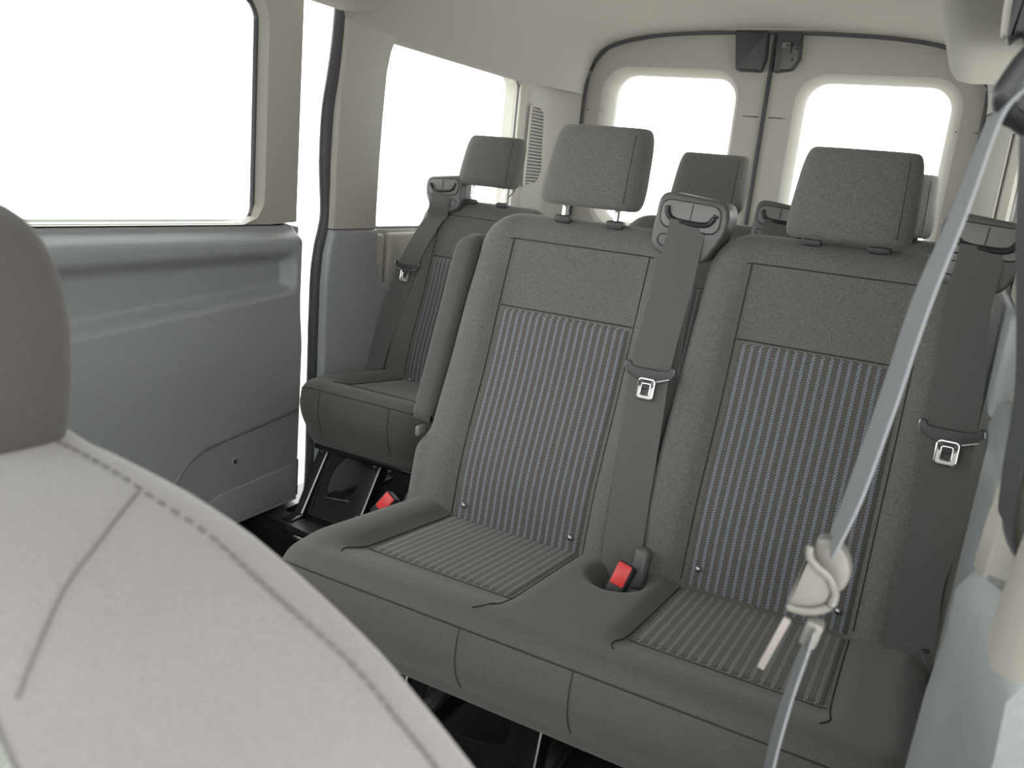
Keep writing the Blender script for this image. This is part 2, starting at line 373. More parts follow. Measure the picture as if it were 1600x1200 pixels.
# ------------------------------------------------------------------ rear doors
arch = [(.765, .05), (.768, .9), (.762, 1.45), (.745, 1.53), (.724, 1.575), (.68, 1.618), (.60, 1.645), (.43, 1.672), (.2, 1.684), (.0062, 1.687), (.0062, .05)]
def rear_door(sx, name, lab):
    t3 = lambda u, v, d: (sx*u, d, v)
    hole = rrect(.135, .65, .92, 1.528, .085, 8); wide = rrect(.108, .69, .885, 1.552, .11, 8); mid = rrect(.118, .675, .90, 1.543, .10, 8)
    o = struct(mesh(name, *window_frame((.39, 1.2), [(arch, 3.60), (arch, 3.505), (wide, 3.50), (mid, 3.512), (hole, 3.565), (hole, 3.60)], t3, 120), 'headliner', sharp=28), lab)
    mesh('pane', *prism(rrect(.12, .665, .905, 1.543, .09), t3, 3.575, 3.579), 'glass', o)
    mesh('panel_joint', *tube([(sx*.02, 3.503, 1.383), (sx*.105, 3.503, 1.383)], .0022, 5), 'seam', o)
    mesh('panel_joint', *tube([(sx*.68, 3.506, 1.372), (sx*.752, 3.505, 1.372)], .0022, 5), 'seam', o)
    mesh('door_card', *rbox((sx*.39, 3.495, .46), (.70, .02, .76), .008), 'grey', o)
    return o
d1 = rear_door(-1, 'door_1', 'left rear cargo door with rounded window'); d2 = rear_door(1, 'door_2', 'right rear cargo door with rounded window')
mesh('centre_seal', *rbox((0, 3.505, .87), (.015, .03, 1.63), .006), 'rubber', d2)
ap = [(a, b+.006) for a, b in arch[:-1]]
path = [(-a, 3.487, b) for a, b in ap] + [(a, 3.487, b) for a, b in ap[::-1]]
struct(mesh('trim_12', *tube(spline(path, 3), .0095, 8), 'rubber'), 'black rubber seal arching over the rear doors')
# roof latches over the rear doors
lt = empty('latch_cover', (-.085, 3.47, 1.62), 'dark plastic latch cover at the top of the left rear door', 'latch', 'rear door latches')
mesh('cover', *prism(rpoly([(-.150, 1.695), (-.128, 1.548), (-.030, 1.546), (-.018, 1.60), (-.025, 1.695)], .008), lambda u, v, d: (u, d, v), 3.505, 3.462, .008), 'dkplastic', lt)
mesh('base_lip', *rbox((-.078, 3.47, 1.5475), (.06, .03, .006), .002), 'black', lt)
lr = empty('door_latch', (.06, 3.47, 1.62), 'exposed dark latch plate with screws at the top of the right rear door', 'latch', 'rear door latches')
mesh('cover', *prism(rpoly([(.008, 1.697), (.100, 1.697), (.108, 1.60), (.085, 1.556), (.015, 1.546)], .008), lambda u, v, d: (u, d, v), 3.505, 3.472, .006), 'dkplastic', lr)
mesh('latch_plate', *prism(rpoly([(.036, 1.635), (.098, 1.645), (.10, 1.595), (.078, 1.558), (.038, 1.556)], .008), lambda u, v, d: (u, d, v), 3.475, 3.467, .003), 'housing', lr)
mesh('clip', *window_frame((.055, 1.643), [(rrect(.036, .064, 1.634, 1.652, .003), 3.468), (rrect(.036, .064, 1.634, 1.652, .003), 3.464), (rrect(.05, .06, 1.638, 1.648, .002), 3.464), (rrect(.05, .06, 1.638, 1.648, .002), 3.468)], lambda u, v, d: (u, d, v), 24), 'insert', lr)
for sxz in ((.092, 1.655), (.093, 1.63), (.082, 1.592)):
    mesh('screw', *tube([(sxz[0], 3.47, sxz[1]), (sxz[0], 3.461, sxz[1])], .0055, 10), 'black', lr)
mesh('slot', *rbox((.071, 3.467, 1.635), (.006, .008, .04), .002), 'black', lr)
mesh('lower_slot', *rbox((.06, 3.467, 1.552), (.026, .008, .005), .002), 'black', lr)
struct(mesh('trim_13', *prism(smooth_poly([(-.24, 1.70), (-.235, 1.692), (.16, 1.694), (.165, 1.70), (.1, 1.71), (-.15, 1.71)], 1), lambda u, v, d: (u, d, v), 3.49, 3.44), 'headliner'), 'beige edge above the rear door latches')

# ------------------------------------------------------------------ sliding door, ajar
DX = -.95
d3 = empty('door_3', (-.95, 1.1, 0)); d3['kind'] = 'structure'; d3['label'] = 'sliding side door standing slightly ajar, blue-grey lower panel and cream window frame'
def door_in(y, z):     # inward relief of the lower door card
    zl = .668+.071*(y-1.55); zu = .775+.012*(y-1.19)
    e = sst(1.905, 1.865, y)            # trough closes before the rear edge
    base = .008+.042*sst(.868, .825, z)
    tr = .040*e*sst(zu+.022, zu-.022, z)*sst(zl-.016, zl+.016, z)
    belly = .012*sst(.66, .5, z)
    edge = -.045*sst(1.915, 1.95, y)
    return base - tr + belly + edge
ny, nz = 90, 110; V = []; Fc = []
Y = [.35+1.6*j/ny if j < 60 else None for j in range(ny+1)]
Y = [.35+(1.80-.35)*j/50 for j in range(51)]+[1.80+(1.95-1.80)*(j+1)/40 for j in range(40)]
Zs = [.03+(.868-.03)*k/nz for k in range(nz+1)]
for y in Y:
    for z in Zs: V.append((DX+door_in(y, z), y, z))
n = len(Zs)
for i in range(len(Y)-1):
    for k in range(n-1): Fc.append((i*n+k, i*n+k+1, (i+1)*n+k+1, (i+1)*n+k))
nb = len(V)
V += [(-1.02, .35, .03), (-1.02, 1.965, .03), (-1.02, 1.965, .868), (-1.02, .35, .868)]
L_ = len(Y)-1
Fc.append((nb, nb+1, nb+2, nb+3)); Fc.append(tuple([L_*n+k for k in range(n)])+(nb+2, nb+1)); Fc.append(tuple([k for k in range(n)])[::-1]+(nb, nb+3))
Fc.append(tuple(i*n+n-1 for i in range(len(Y)))+(nb+2, nb+3)); Fc.append(tuple(i*n for i in range(len(Y)))[::-1]+(nb+1, nb))
mesh('door_card', V, Fc, 'grey', d3, sharp=50)
t3 = lambda u, v, d: (d, u, v)
outer = [(.2, .872), (1.935, .872), (1.935, 1.56), (.2, 1.56)]; outer2 = [(.2, .872), (1.972, .872), (1.972, 1.56), (.2, 1.56)]
hole = rrect(.42, 1.775, .873, 1.455, .06, 8); hole3 = rrect(.40, 1.80, .8725, 1.478, .075, 8)
cut = lambda pts: [(u, max(v, .8721)) for u, v in pts]
mesh('upper_frame', *window_frame((1.1, 1.15), [(outer2, -1.02), (outer2, -.985), (outer, -.942), (hole3, -.937), (hole, -.957), (rrect(.34, 1.86, .8724, 1.52, .08, 8), -1.02)], t3, 120), 'cream', d3, sharp=32)
mesh('window_seal', *tube([(-.959, u, v) for u, v in rrect(.425, 1.773, .868, 1.452, .055, 8)], .007, 6, True), 'rubber', d3)
mesh('pane', *prism(rrect(.40, 1.79, .85, 1.47, .06), t3, -.967, -.963), 'glass', d3)
# pocket line, lower plate and fastener on the card
sfx = lambda y, z, k=0: (DX+door_in(y, z)+k, y, z)
mesh('pocket_rim', *tube([sfx(p.x, p.y, .001) for p in spline([(1.40, .10, 0), (1.44, .19, 0), (1.47, .236, 0), (1.512, .27, 0), (1.57, .289, 0), (1.744, .308, 0), (1.905, .324, 0)], 6)], .005, 8), 'insert', d3)
mesh('lower_plate', *prism([(1.55, .04), (1.895, .04), (1.895, .154), (1.60, .138), (1.55, .12)], t3, -.90, -.886, .004), 'grey', d3)
mesh('rear_edge_strip', *rbox((-.905, 1.917, .10), (.03, .022, .12), .004), 'dkplastic', d3)
fs = mesh('fastener', *tube([(-.892, 1.656, .223), (-.884, 1.656, .223)], .0105, 14), 'grey', d3)
mesh('fastener_head', *tube([(-.886, 1.656, .223), (-.8825, 1.656, .223)], .0065, 12), 'dkplastic', fs)
mesh('edge_strip', *rbox((-.985, 1.955, .45), (.05, .028, .83), .006), 'grey', d3)
mesh('latch_box', *rbox((-.985, 1.974, .72), (.03, .02, .085), .004), 'dkplastic', d3)
mesh('latch_catch', *rbox((-.985, 1.98, .55), (.025, .03, .05), .004), 'black', d3)
mesh('lower_skirt', *rbox((-.975, 1.10, -.11), (.03, 1.72, .30), .006), 'matteblack', d3)
mesh('outer_skin', *rbox((-1.03, 1.08, .45), (.02, 1.78, .86), .006), 'white', d3)

# ------------------------------------------------------------------ cab around the camera
struct(mesh('wall_front', *join(rbox((0, -1.0, .45), (1.9, .08, .95), .02), rbox((0, -.80, .82), (1.8, .42, .2), .08, 4)), 'dkplastic'), 'dark dashboard below the windscreen')
struct(mesh('trim_16', *join(rbox((-.98, -.42, .42), (.08, 1.5, .9), .02), rbox((-.95, .26, 1.2), (.08, .14, .75), .02), rbox((-.94, -.98, 1.2), (.08, .16, .75), .02)), 'grey'), 'passenger door and pillars beside the cab')
struct(mesh('trim_17', *join(*[prism([(-1.02, .9), (-.92, .9), (-.22, 1.58), (-.22, 1.66), (-.30, 1.66)], lambda u, v, d: (d, u, v), sx*.86, sx*.94) for sx in (-1, 1)], rbox((0, -.26, 1.70), (1.88, .10, .12), .01)), 'headliner'), 'beige windscreen pillars and header')
struct(mesh('window_3', *prism([(-.985, .93), (-.981, .93), (-.266, 1.645), (-.27, 1.645)], lambda u, v, d: (d, u, v), -.86, .86), 'glass'), 'clear sloping windscreen')

# ================================================================== seats
Y0 = 1.40     # front of the backrest foot of the front bench
def back_profile(y0, dz):
    def halfw(z, xs=0): return .238-.012*sst(.55, .95, z)
    def fy(xr, z):              # front surface y at offset xr from the seat centre
        z = z-dz
        yb = y0+.28*(z-.40)-.012*sst(.36, .52, z)*(1-sst(.52, .72, z))
        bol = .020*sst(.135, .175, abs(xr))*(1-sst(.80, .97, z)*.6) - .010*sst(.19, .235, abs(xr))
        return yb-bol
    return halfw, fy
def seat_back(root, xc, y0, side=1, dz=0, hz=0, flare=0, to=0, bl=0, bm=0, tz=0):
    halfw, fy = back_profile(y0, dz)
    zt = 1.004+dz; zb = .355
    rings = []; NZ = 52
    zz = [zb+(zt-.075-zb)*k/NZ for k in range(NZ+1)] + [zt-.075+.075*sin(k*pi/2/12) for k in range(1, 13)]
    M1 = 44
    for z in zz:
        w = halfw(z); rc = .075; u = max(0, z-(zt-rc)); k = rc-sqrt(max(rc*rc-u*u, 0)); w1 = w-k*.95
        ub = max(0, (zb+.03)-z); kb = .03-sqrt(max(.0009-ub*ub, 0)); w1 -= kb
        wl_ = w1+(flare*(1-sst(.50, .56, z)) if flare else 0)
        T = .105-.03*sst(.5, 1.0, z); r = .036
        u2 = max(0, z-(zt-.045)); kt = .045-sqrt(max(.045**2-u2*u2, 0)); T1 = max(T-kt*1.4-kb, .02)
        r = min(r, T1*.45)
        ring = []
        for j in range(M1+1):                       # front, left to right
            xr = -(wl_-r)+((wl_-r)+(w1-r))*j/M1
            ring.append((xc+xr, fy(xr, z)+kt*.9+kb*.8, z))
        yr = fy(w1-r, z)+kt*.9+kb*.8; yl = fy(-(wl_-r), z)+kt*.9+kb*.8
        yback = y0+.28*(z-dz-.40)+T1+kt*.45
        for a in range(1, 7):
            q = a/6*pi/2; ring.append((xc+w1-r+r*sin(q), yr+r-r*cos(q), z))
        for a in range(0, 7):
            q = a/6*pi/2; ring.append((xc+w1-r+r*cos(q), max(yback, yr+2*r)-r+r*sin(q), z))
        for a in range(0, 7):
            q = a/6*pi/2; ring.append((xc-wl_+r-r*sin(q), max(yback, yl+2*r)-r+r*cos(q), z))
        for a in range(0, 6):
            q = a/6*pi/2; ring.append((xc-wl_+r-r*cos(q), yl+r-r*sin(q), z))
        rings.append(ring)
    bk = mesh('backrest', *loft(rings), 'fabric', root, sharp=60)
    # striped panel: pillowed patch
    hw, z0, z1 = .141, .392+dz, .818+dz; nx, nzp = 40, 60; V = []; Fc = []; UV = []
    for i in range(nzp+1):
        z = z0+(z1-z0)*i/nzp
        for j in range(nx+1):
            xr = -hw+2*hw*j/nx
            ed = min((hw-abs(xr))/.012, (z1-z)/.010, 1); ed = sqrt(max(0, 1-(1-max(ed, 0))**2))
            lum = .008*sst(z0, z0+.1, z)
            V.append((xc+xr, fy(xr, z)+.004-.0085*ed-lum*(1-(xr/hw)**2)*.6, z)); UV.append((xr+.3, z))
    for i in range(nzp):
        for j in range(nx): Fc.append((i*(nx+1)+j, i*(nx+1)+j+1, (i+1)*(nx+1)+j+1, (i+1)*(nx+1)+j))
    sp_ = mesh('striped_panel', V, Fc, 'stripe', bk, uv=UV)
    for sx in (-1, 1):
        mesh('button', *loft([[(xc+sx*.118+.0065*cos(t*pi/6)*c_, fy(.1, z0+.03)-.0085-.0055*s_, z0+.035+.0065*sin(t*pi/6)*c_) for t in range(12)] for c_, s_ in ((1, 0), (.85, .5), (.5, .85), (.1, 1))]), 'steel', sp_)
    # seams
    def sl(xr0, za, zb_, n=24, off=-.0006): return [(xc+xr0, fy(xr0, za+(zb_-za)*k/n)+off, za+(zb_-za)*k/n) for k in range(n+1)]
    def sh(z, xa, xb, n=24, off=-.0006): return [(xc+xa+(xb-xa)*k/n, fy(xa+(xb-xa)*k/n, z)+off, z) for k in range(n+1)]
    for sx in (-1, 1):
        mesh('seam', *tube(sl(sx*.146, .40+dz, .955+dz), .0013, 5), 'seam', bk)
        mesh('seam', *tube([(xc+sx*(.146+.07*t), fy(.146+.07*t, .955+dz-.012*t)-.0008+.012*t, .955+dz-.012*t) for t in [k/6 for k in range(7)]], .0011, 5), 'seam', bk)
    mesh('seam', *tube(sh(.822+dz, -.143, .143), .0012, 5), 'seam', bk)
    mesh('seam', *tube(sh(.955+dz, -.146, .146, 24, -.001), .0011, 5), 'seam', bk)
    # headrest
    hz0 = 1.026+dz+hz; hz1 = hz0+.158; hyc = y0+.205
    rs = []
    for k in range(25):
        q = -pi/2+pi*k/24; zz_ = (hz0+hz1)/2+(hz1-hz0)/2*(abs(sin(q))**.55)*(1 if sin(q) > 0 else -1); sc = abs(cos(q))**.42
        t = (zz_-hz0)/(hz1-hz0)
        W = (.1065-.010*t)*(.76+.24*sc) if sc > 0 else .08; T = .047*(.08+.92*sc)*(1-.12*t)
        if k in (0, 24): T *= .3
        yc = hyc+.045*(t-.5)
        ring = []
        for a in range(40):
            p = 2*pi*a/40; cx_ = abs(cos(p))**.38*(1 if cos(p) > 0 else -1); sy_ = abs(sin(p))**.62*(1 if sin(p) > 0 else -1)
            ring.append((xc+W*cx_, yc+T*sy_+(.006*(1-(cx_)**2) if sy_ < 0 else 0)*-1, zz_))
        rs.append(ring)
    hr = mesh('headrest', *loft(rs), 'fabric', root, sharp=70)
    for sx in (-1, 1):
        if sx > 0: mesh('seam', *tube([(xc+sx*(.083-.007*t), hyc+.045*(t-.5)-.044*(1-.12*t)-.0008, hz0+.158*t) for t in [.10+.8*k/12 for k in range(13)]], .0007, 5), 'seam', hr)
        px_ = xc+sx*.056
        mesh('post', *tube([(px_, hyc-.012, hz0+.03), (px_, hyc-.018, zt+.002)], .0055, 10), 'chrome', hr)
        mesh('collar', *rbox((px_, hyc-.018, zt+.000), (.036, .026, .016), .006, 2), 'dkplastic', hr)
    # belt guide tower on the shoulder
    s = side
    tw = [(.144, .968), (.150, 1.078), (.283, 1.070), (.285, 1.020), (.250, .955), (.20, .955)]
    TZ = dz+tz; tw = [(xc+s*(u+to), v+TZ) for u, v in tw]
    yf = y0+.146
    bt = mesh('belt_guide', *prism(rpoly(tw, .026), lambda u, v, d: (u, d+.10*(v-1.02), v-.05*s*(u-xc-s*.21)), yf+.065, yf, .007), 'housing', root, sharp=50)
    ins_ = rrect(xc+to+.158 if s > 0 else xc-to-.270, xc+to+.270 if s > 0 else xc-to-.158, 1.013+TZ, 1.063+TZ, .018)
    t3b = lambda u, v, d: (u, d+.10*(v-1.02), v-.06*s*(u-xc-s*.21))
    mesh('guide_insert', *prism(ins_, t3b, yf+.003, yf-.0025, .002), 'insert', bt)
    mesh('insert_rim', *tube([t3b(u, v, yf-.0012) for u, v in ins_], .0016, 5, True), 'black', bt)
    mesh('insert_joint', *tube([t3b(xc+s*(.215+to), 1.03+TZ, yf-.0028), t3b(xc+s*(.217+to), 1.060+TZ, yf-.0028)], .0011, 5), 'black', bt)
    hk = [t3b(xc+s*(u+to), v+TZ, yf-.005) for u, v in ((.170, 1.051), (.172, 1.040), (.180, 1.030), (.195, 1.0265), (.215, 1.026), (.235, 1.0265), (.250, 1.030), (.258, 1.040), (.262, 1.048))]
    mesh('guide_bar', *tube(spline(hk, 4), .0052, 8), 'black', bt)
    mesh('release_outline', *tube([t3b(xc+s*(u+to), v+TZ, yf-.0006) for u, v in ((.185, 1.000), (.168, 1.000), (.161, .996), (.159, .989), (.161, .982), (.168, .978), (.185, .977))], .0011, 5), 'black', bt)
    # belt: from the bar over the shoulder to the lower anchor
    def by(z, o): return min(fy(.2, z)-o, yf+.10*(z-1.02)-.010) if z > .93 else fy(.2, z)-o
    raw = [(.213, 1.029, .0), (.214, 1.018, .0), (.212, .985, .012), (.209, .945, .010), (.207, .90, .009), (.206, .86, .008), (.204, .80, .009), (.205, .745, .012), (.209, .68, .008), (.216, .60, .006), (.222, .52, .006), (.228, .45, .012), (.232, .405, .018), (.234, .375, .020)]
    pts = []
    for a, z, o in raw:
        k = sst(1.03, .74, z); ex = to*(1-k)+bl*sst(1.0, .45, z)+bm*sst(.95, .8, z)*sst(.5, .65, z)
        zz_ = z+(TZ if z > .9 else tz*.3 if z > .7 else 0)
        pts.append((xc+s*(a+ex), (yf-.006 if z > 1.0 else by(zz_, o)), zz_))
    pts = spline(pts, 5)
    wd = [(.070*(1-.06*sst(.9, 1.02, p.z)), 0.012, -.004*s) for p in pts]
    be = mesh('belt', *strip(pts, wd, .002), 'webbing', root, sharp=50)
    # tongue on the belt
    zc = .752; ib = min(range(len(pts)), key=lambda i: abs(pts[i].z-zc)); yc = pts[ib].y-.0085; cx = pts[ib].x
    tb = smooth_poly([(-.047, .016), (-.047, .002), (-.036, -.009), (-.018, -.013), (-.017, -.03), (.017, -.03), (.018, -.013), (.036, -.009), (.047, .002), (.047, .016), (.036, .014), (.034, .006), (-.034, .006), (-.036, .014)], 1)
    tg = mesh('latch_plate', *prism([(cx+u, zc+v) for u, v in tb], lambda u, v, d: (u, d-.22*(v-zc)*-1, v), yc+.003, yc-.002, .0015), 'dkplastic', be)
    o1 = rrect(cx-.0155, cx+.0155, zc-.048, zc-.012, .006); o2 = rrect(cx-.0082, cx+.0082, zc-.041, zc-.020, .003)
    mesh('metal_tongue', *window_frame((cx, zc-.030), [(o1, yc+.002), (o1, yc-.002), (o2, yc-.002), (o2, yc+.002)], lambda u, v, d: (u, d+.22*(v-zc), v), 40), 'steel', be)
    mesh('plate_rim', *tube([(cx+u, yc-.002+.22*v, zc+v) for u, v in ((-.046, .013), (-.047, .004), (-.040, -.006), (-.026, -.011), (-.018, -.014))], .0013, 5), 'steel', tg)
    mesh('plate_rim', *tube([(cx-u, yc-.002+.22*v, zc+v) for u, v in ((-.046, .013), (-.047, .004), (-.040, -.006), (-.026, -.011), (-.018, -.014))], .0013, 5), 'steel', tg)
    mesh('tongue_rim', *tube([(u, yc-.0022+.22*(v-zc), v) for u, v in o1], .0016, 5, True), 'chrome', be)
    mesh('tongue_slot_rim', *tube([(u, yc-.0022+.22*(v-zc), v) for u, v in o2], .0011, 5, True), 'chrome', be)
    return fy
def buckle(root, c, R, stalk):
    b = mesh('buckle', *rbox(c, (.034, .026, .062), .006, 3, R), 'black', root)
    up = R @ Vector((0, 0, 1)); fr = R @ Vector((0, -1, 0))
    cc = Vector(c)+up*.006+fr*.0125
    mesh('release_button', *rbox(cc+up*.004, (.026, .006, .040), .003, 2, R), 'red', b)
    mesh('buckle_strap', *tube([Vector(c)-up*.025]+[Vector(p) for p in stalk], .010, 8), 'black', b)
def cushion(root, x0, x1, yf, yb, zb, ctrs, notch=None, thick=0, endl=.075, y_off=0):
    def top(x, y):
        yy = y-y_off
        z = .452-.105*(yy-1.0)+thick
        for c in ctrs: z -= .017*sst(.175, .135, abs(x-c))*sst(1.02, 1.12, yy)
        z += .014*sst(.10, .04, x-x0)*sst(1.0, 1.10, yy)+.010*sst(.08, .03, x1-x)
        if notch:
            q = ((x-notch[0])/.042)**2+((yy-notch[1])/.058)**2
            z -= .060*exp(-q*q)
        return z
    rings = []; NX = 120
    es = [x0+endl*(1-cos(k*pi/2/14)) for k in range(15)]
    xs = es+[x0+endl+(x1-x0-2*endl)*k/NX for k in range(1, NX)]+[x0+x1-e for e in es[::-1]]
    for x in xs:
        e = min(x-x0, x1-x); q = max(0, endl-e); ins = endl-sqrt(max(endl*endl-q*q, 0))
        a = yf+ins*.9; b = yb-ins*.4; zbb = zb+ins*.35; r = .040
        tp = lambda y: top(x, y)-ins*.55
        ring = []
        NT = 40
        for k in range(NT+1): y = b-.03-(b-.03-a-r)*k/NT; ring.append((x, y, tp(y)))
        z1 = tp(a+r)
        for k in range(1, 9): t = k/8*pi/2; ring.append((x, a+r-r*sin(t), z1-r*.85+r*.85*cos(t)))
        for k in range(1, 8): t = k/8; ring.append((x, a-.006*sin(t*pi)+.035*t*t, z1-r*.85-(z1-r*.85-zbb-.03)*t))
        for k in range(0, 7): t = k/6*pi/2; ring.append((x, a+.035+.03-.03*cos(t), zbb+.03-.03*sin(t)))
        ring += [(x, b-.03, zbb), (x, b, zbb+.03), (x, b, tp(b-.03)-.03)]
        rings.append(ring)
    cu = mesh('cushion', *loft(rings), 'cushion_fabric', root, sharp=70)
    def P(x, y, off=.0006): return (x, y, top(x, y)+off)
    for c in ctrs:
        # striped insert
        V = []; Fc = []; UV = []; nx, nyp = 36, 36; y0, y1 = y_off+1.115, y_off+1.385; hw = .141
        for i in range(nyp+1):
            for j in range(nx+1):
                xr = -hw+2*hw*j/nx; y = y0+(y1-y0)*i/nyp
                ed = min((hw-abs(xr))/.010, (y-y0)/.010, 1); ed = sqrt(max(0, 1-(1-max(0, ed))**2))
                V.append((c+xr, y, top(c+xr, y)-.003+.006*ed)); UV.append((xr+.3, y))
        for i in range(nyp):
            for j in range(nx): Fc.append((i*(nx+1)+j, i*(nx+1)+j+1, (i+1)*(nx+1)+j+1, (i+1)*(nx+1)+j))
        mesh('striped_insert', V, Fc, 'stripe_seat', cu, uv=UV)
        for sx in (-1, 1):
            pt = spline([(c+sx*.143, y_off+1.385, 0), (c+sx*.144, y_off+1.22, 0), (c+sx*.146, y_off+1.11, 0), (c+sx*.150, y_off+1.06, 0), (c+sx*.140, y_off+1.035, 0)], 6)
            mesh('seam', *tube([P(p.x, p.y) for p in pt], .0012, 5), 'seam', cu)
        mesh('seam', *tube([P(c+(k/20-.5)*.284, y_off+1.111) for k in range(21)], .0011, 5), 'seam', cu)
    # front edge seam and fascia seams
    def fe(x, d=0):
        e = min(x-x0, x1-x); q = max(0, endl-e); ins = endl-sqrt(max(endl*endl-q*q, 0)); a = yf+ins*.9; r = .04
        z1 = top(x, a+r)-ins*.55; t = radians(62)
        return (x, a+r-r*sin(t)-.0006, z1-r*.85+r*.85*cos(t)+.0006)
    mesh('seam', *tube([fe(x0+.02+(x1-x0-.04)*k/60) for k in range(61)], .0012, 5), 'seam', cu)
    def fs(x):
        z1 = top(x, yf+.04); r = .04; out = [fe(x)]
        for k in range(0, 8):
            t = k/8; out.append((x, yf-.006*sin(t*pi)+.035*t*t-.0005, z1-r*.85-(z1-r*.85-zb-.03)*t))
        return out
    return cu, top, fs
def leg_frame(root, xa, xb, yf0, yf1, zt, yb, lip=False):
    # pressed-steel pedestal: sloping front plate with an opening, folded edges, rear posts
    def t3(u, v, d): return (u, yf0+(yf1-yf0)*(v/zt)+d, v)
    out = [(xa-.01, .02), (xb+.01, .02), (xb+.01, zt), (xa-.01, zt)]
    w_ = xb-xa
    hole = smooth_poly([(xa+.055*1, .075), (xb-.05, .085), (xb-.045, .14), (xb-.06, .215), (xa+.09, .205), (xa+.05, .15)], 2)
    fp = mesh('pedestal_front', *window_frame(((xa+xb)/2, .145), [(out, .004), (out, 0), (hole, 0), (hole, .004)], t3, 72), 'blackmetal', root, sharp=30)
    for x, s in ((xa, -1), (xb, 1)):
        pr = [(yf0-.012, .015), (yf0+.045, .015), (yf1+.05, zt), (yf1-.008, zt)]
        lg = mesh('leg', *prism(pr, lambda u, v, d: (d, u, v), x-.016, x+.016, .004), 'blackmetal', root)
        mesh('leg_edge', *tube([(x+.015, yf0-.010, .03), (x+.015, yf1-.008, zt-.01)], .0032, 6), 'steel', lg)
        mesh('leg', *prism([(yb+.03, .015), (yb+.07, .015), (yb+.02, zt), (yb-.03, zt)], lambda u, v, d: (d, u, v), x-.014, x+.014, .004), 'blackmetal', root)
        mesh('foot_rail', *rbox((x, (yf0+yb)/2+.02, .012), (.045, yb-yf0+.16, .022), .005), 'blackmetal', root)
        for z in (.06, .20): mesh('bolt', *tube([(x, yf0+(yf1-yf0)*z/zt-.018, z), (x, yf0+(yf1-yf0)*z/zt+.0, z)], .005, 8), 'steel', root)
    if lip: mesh('hole_lip', *tube([t3(xa+.06, .078, -.002), t3(xb-.052, .087, -.002)], .0035, 6), 'steel', fp)

# ---- two-seat bench
bench = empty('bench_seat', (.365, 1.2, 0), 'charcoal two-seat bench with blue striped backrests, right behind the front seat', 'seat', 'two-seat benches')
CX = [.125, .608]
fyL = seat_back(bench, CX[0], Y0, 1, -.004, .006, flare=.030)
fyR = seat_back(bench, CX[1], Y0, 1, .010, -.017, bm=.016, to=-.006)
cu, top, fs = cushion(bench, -.125, .872, .968, 1.445, .281, CX, notch=(.372, 1.315))
for x in (.255, .437): mesh('seam', *tube(fs(x), .0011, 5), 'seam', cu)
mesh('seam', *tube([(x, y, top(x, y)+.0006) for x, y in [(.255, 1.005), (.262, 1.02), (.268, 1.05)]], .0011, 5), 'seam', cu)
Rb = Matrix.Rotation(radians(-26), 3, 'X') @ Matrix.Rotation(radians(12), 3, 'Y')
buckle(bench, (.386, 1.285, .425), Rb, [(.375, 1.36, .36)])
buckle(bench, (-.178, 1.385, .372), Matrix.Rotation(radians(-20), 3, 'X') @ Matrix.Rotation(radians(30), 3, 'Y'), [(-.17, 1.43, .29), (-.10, 1.45, .27)])
mesh('anchor_cover', *rbox((.398, 1.352, .425), (.03, .03, .075), .010, 3, Matrix.Rotation(radians(-14), 3, 'X')), 'housing', bench)
mesh('belt_anchor', *join(rbox((-.135, 1.42, .39), (.03, .012, .05), .004, 2, Matrix.Rotation(radians(24), 3, 'Y')), strip(spline([(-.13, 1.425, .41), (-.115, 1.45, .50), (-.11, 1.47, .56)], 4), [(.02, .006, 0)]*9)), 'housing', bench)
# folded-up armrest beside the left backrest
rs = []
for k in range(31):
    t = k/30; z = .548+(.945-.548)*t; q = min(t, 1-t)
    e = sqrt(max(0, 1-(1-min(1, q/.085))**2)) if q < .085 else 1
    w_ = .027*(.35+.65*e); d_ = (.048+.012*(1-t))*(.35+.65*e)
    yc = Y0+.28*(z-.40)+.046-.01*t
    rs.append([(-.139+w_*(abs(cos(a))**.55)*(1 if cos(a) > 0 else -1)+.014*(t-.3), yc+d_*(abs(sin(a))**.55)*(1 if sin(a) > 0 else -1), z) for a in [2*pi*j/28 for j in range(28)]])
ar = mesh('armrest', *loft(rs), 'side_fabric', bench, sharp=70)
mesh('armrest_pivot', *rbox((-.133, Y0+.030, .542), (.012, .030, .022), .005, 3), 'insert', ar)
mesh('gap_shade_strip', *strip([(-.1235, fyL(-.22, z)+.028, z) for z in (.56, .65, .75, .85, .92)], [(0, .02, 0)]*5, .006), 'black', bench)  # black strip standing in for the shade between armrest and backrest
leg_frame(bench, .02, .30, 1.17, 1.22, .285, 1.38)
leg_frame(bench, .50, .76, 1.17, 1.22, .285, 1.38)
mesh('seat_pan', *rbox((.37, 1.27, .283), (.80, .28, .02), .006), 'blackmetal', bench)
zg = [(.815+.006*k, 1.368-.001*k, .432+(.004 if k % 2 else -.004)-.002*k) for k in range(9)]
mesh('belt_end_stitching', *tube(zg, .0011, 5), 'insert', bench)
mesh('belt_end', *rbox((.842, 1.375, .40), (.05, .012, .06), .004), 'dkplastic', bench)
b2 = copy_tree(bench); b2.location = (.365, 2.026, 0); b2['label'] = 'charcoal two-seat bench behind the other bench, in front of the rear doors'

